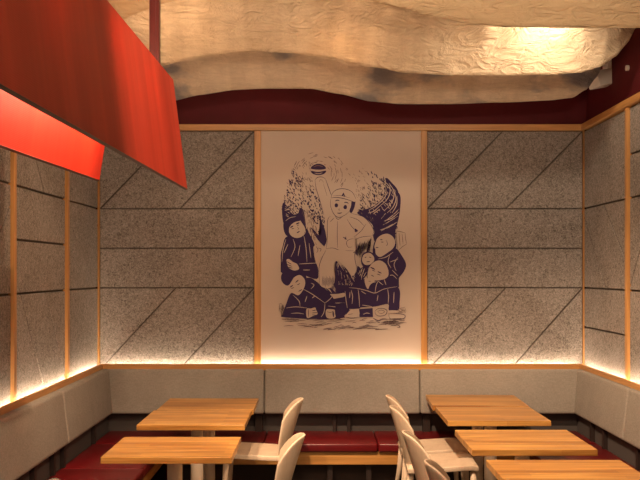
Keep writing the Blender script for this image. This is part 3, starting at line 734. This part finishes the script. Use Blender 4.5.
# ground strokes
for k in range(95):
    x = R_.uniform(284, 402); y0 = 319 + R_.random() ** 1.3 * (11 if 305 < x < 385 else 7); l = R_.uniform(2, 6)
    stroke([(x - l, y0 + R_.uniform(-.4, .6)), (x, y0 - .5), (x + l, y0 + R_.uniform(-1, .4))], .5, S_)
stroke([(398, 325), (400, 327), (397, 327.5)], .7, S_)
addp(link('illustration', ab, [M['ink'], M['ink_soft'], M['paper']]), mural)

# ------------------------------------------------------------------ cloth canopies
def interp(tab, x):
    if x <= tab[0][0]: return tab[0][1]
    for (a, va), (b_, vb) in zip(tab, tab[1:]):
        if x <= b_:
            t = (x - a) / (b_ - a); t = t * t * (3 - 2 * t) * .5 + t * .5
            return va + (vb - va) * t
    return tab[-1][1]
from mathutils import noise as mn
def canopy(name, mat, d, edge, L, Hh, label, amp=.012, seed=0, x0=-30, x1=700, hem=0):
    """edge: (px, py) of the hanging rear hem at depth d; the cloth climbs towards the room by L and Hh"""
    bm = bmesh.new(); NU, NV = 260, 40; G = []
    for i in range(NU + 1):
        px = x0 + (x1 - x0) * i / NU; py = interp(edge, px)
        base = P(px, py, d); row = []
        for j in range(NV + 1):
            v = j / NV
            yy = base.y - L * (v ** 1.25); zz = base.z + Hh * (1 - (1 - v) ** 1.5) * (1 - .15 * v)
            p = Vector((base.x, yy, zz))
            k = mn.fractal(Vector((p.x * 2.2 + seed, v * 1.2 + seed, seed)), 1, 2, 3) * amp * 2.2 * min(1, v * 4 + .25)
            k += mn.fractal(Vector((p.x * 9 + seed, v * 7, seed * 2)), 1, 2, 3) * amp * .55 * min(1, v * 4 + .15)
            row.append(bm.verts.new(p + Vector((0, -k, -k * .6))))
        G.append(row)
    for i in range(NU):
        for j in range(NV): bm.faces.new((G[i][j], G[i + 1][j], G[i + 1][j + 1], G[i][j + 1]))
    o = link(name, bm, mat, None, True)
    sd = o.modifiers.new('s', 'SOLIDIFY'); sd.thickness = .0015
    return tag(o, label, 'fabric canopy', 'linen canopies under the ceiling')
E3 = [(-30, 112), (100, 112), (172, 101), (200, 95), (235, 90), (270, 88.5), (310, 88.5), (340, 94), (370, 101.5), (400, 104), (450, 104), (500, 102.5), (550, 100.5), (572, 98), (586, 90), (597, 77), (604, 60)]
E2 = [(-30, 74), (100, 76), (160, 66), (190, 59.5), (225, 53.5), (255, 51.5), (290, 53), (330, 58), (370, 67), (405, 73), (450, 75.5), (500, 75.5), (545, 75), (580, 73), (600, 67), (615, 57), (627, 44), (636, 28), (642, 10)]
E1 = [(-30, 40), (60, 42), (112, 26), (135, 14), (160, 4), (200, -6), (280, -12), (340, -6), (367, 0), (400, 8), (430, 16), (465, 23), (500, 27), (560, 28), (640, 28), (700, 26)]
canopy('fabric_canopy', M['linen_grey'], 6.75, E3, .75, .42, 'farthest hanging linen canopy, greyish cream with bluish patches, lowest against the red wall', seed=1.3, x1=606)
canopy('fabric_canopy', M['linen'], 6.0, E2, .85, .62, 'middle hanging linen canopy, cream and crinkled, brightly lit at its right end', .016, seed=4.7, x1=642)
canopy('fabric_canopy', M['linen_tan'], 5.15, E1, .85, .6, 'nearest hanging linen canopy, tan, along the top edge of the photo', .008, seed=9.1, x0=-30, x1=700)

# ------------------------------------------------------------------ red pendant shade
sh = empty('pendant_shade', (-.8, 2.9, 2.13), 'large red ribbed pendant shade with open underside over the left tables', 'pendant lamp')
def sheet(name, quad, mat, th=.006):
    """quad: near bottom, far bottom, far top, near top"""
    bm = bmesh.new(); NU, NV = 24, 6; G = []
    a, b_, c_, d_ = (Vector(q) for q in quad)
    for i in range(NU + 1):
        s = i / NU; G.append([bm.verts.new((a.lerp(b_, s)).lerp(d_.lerp(c_, s), j / NV)) for j in range(NV + 1)])
    for i in range(NU):
        for j in range(NV): bm.faces.new((G[i][j], G[i + 1][j], G[i + 1][j + 1], G[i][j + 1]))
    o = addp(link(name, bm, mat), sh); sd = o.modifiers.new('s', 'SOLIDIFY'); sd.thickness = th; return o
zbS, ztS, yn = 2.13, 2.635, 1.25
rb0, rb1, rt1, rt0 = (-.66, yn, zbS), (-.607, 4.12, zbS), (-.672, 4.12, ztS), (-.72, yn, ztS)
lb0, lb1, lt1, lt0 = (-1.08, yn, 2.15), (-.963, 3.91, 2.15), (-.905, 3.98, ztS), (-.96, yn, ztS)
sheet('right_panel', (rb0, rb1, rt1, rt0), M['shade'])
sheet('left_panel', (lb0, lb1, lt1, lt0), M['shade'])
def bar(name, a, b_, r, mat, root=sh, n=4):
    bm = bmesh.new(); tube(bm, [a, b_], r, n); return addp(link(name, bm, mat), root)
bar('edge_trim', rb0, rb1, .007, M['red_steel']); bar('edge_trim', lb0, lb1, .007, M['red_steel'])
bar('edge_trim', rt0, rt1, .006, M['red_steel']); bar('edge_trim', lt0, lt1, .006, M['red_steel'])
for s in (.1, .55, 1.05):
    y = yn + (3.95 - yn) * s
    bar('cross_bar', (-.70, y, ztS - .01), (-.93, y, ztS - .01), .008, M['red_steel'])
for y in (1.6, 4.09):
    bm = bmesh.new()
    box(bm, -.768, -.723, y - .02, y + .02, ztS - .03, ZC, bev=.002, seg=1)
    box(bm, -.754, -.737, y - .027, y - .02, ztS - .03, ZC)
    addp(link('hanger_rod', bm, M['red_steel']), sh)
addp(bbox('lamp_tube', M['bulb'], None, -.83, -.80, 1.5, 3.7, 2.56, 2.58, bev=.004), sh)

# ------------------------------------------------------------------ small fixture on the red wall
fx = empty('wall_spotlight', P(606, 70, 6.9), 'small off-white spotlight on a bracket high on the right red wall, behind the canopy ends', 'spotlight')
bx = XR + BT
a = P(604.5, 88, 6.95)
bbox('mount', M['white_plastic'], None, 2.262 - .04, bx, 6.80, 6.92, P(0, 85.5, 6.9).z, P(0, 57, 6.9).z, bev=.004).name = 'mount'
o = bpy.data.objects['mount']; addp(o, fx)
bm = bmesh.new(); box(bm, -.075, .075, -.07, .07, -.06, .06, bev=.008)
hd = link('lamp_head', bm, M['white_plastic'], None); hd.matrix_world = Matrix.Translation(P(601, 79, 6.85)) @ Matrix.Rotation(math.radians(-12), 4, 'Y') @ Matrix.Rotation(.3, 4, 'Z')
mw = hd.matrix_world.copy(); hd.parent = fx; hd.matrix_parent_inverse = Matrix.Translation(-Vector(fx.location))
bm = bmesh.new(); tube(bm, [P(606, 77, 6.86), P(608, 73, 6.86), P(610, 74, 6.86)], .008, 8); addp(link('cable', bm, M['dark_metal'], None, True), fx)
bm = bmesh.new(); yy = 2.25 * F / (628 - VX); c0 = Vector((XR + BT, yy, H + (VY - 68) * yy / F))
tube(bm, [c0, c0 - Vector((.02, 0, 0))], .02, 16)
tag(link('wall_sensor', bm, M['white_plastic']), 'small round off-white sensor on the right red wall above the panelling', 'sensor')
# grey thing on the near end of the left bench
bm = bmesh.new(); bmesh.ops.create_uvsphere(bm, u_segments=24, v_segments=16, radius=1)
for v in bm.verts:
    v.co.x *= .085 * (1 + .12 * math.sin(v.co.z * 3)); v.co.y *= .06; v.co.z *= .135
    v.co += Vector((0, 0, .135)) + Vector((.006, .006, 0)) * mn.noise(v.co * 30)
    v.co.z = max(v.co.z, .0)
tag(link('bag', bm, M['bag'], None, True, loc=(-1.33, 4.5, .431)), 'small rounded grey bag at the near end of the left bench, at the bottom edge', 'bag')

# ------------------------------------------------------------------ unseen housings for the table spots and the added fill
for i, (x, y, z, e, ang, tg) in enumerate(SPOTS):
    bm = bmesh.new(); tube(bm, [(0, 0, ZC - z), (0, 0, .10)], .012, 10); tube(bm, [(0, 0, .16), (0, 0, .03)], .05, 20, cap=False)
    tag(link('spot_housing', bm, M['dark_metal'], None, True, loc=(x, y, z)), 'unseen black housing under the ceiling for the table and fill spots', 'spotlight', 'ceiling spotlights')
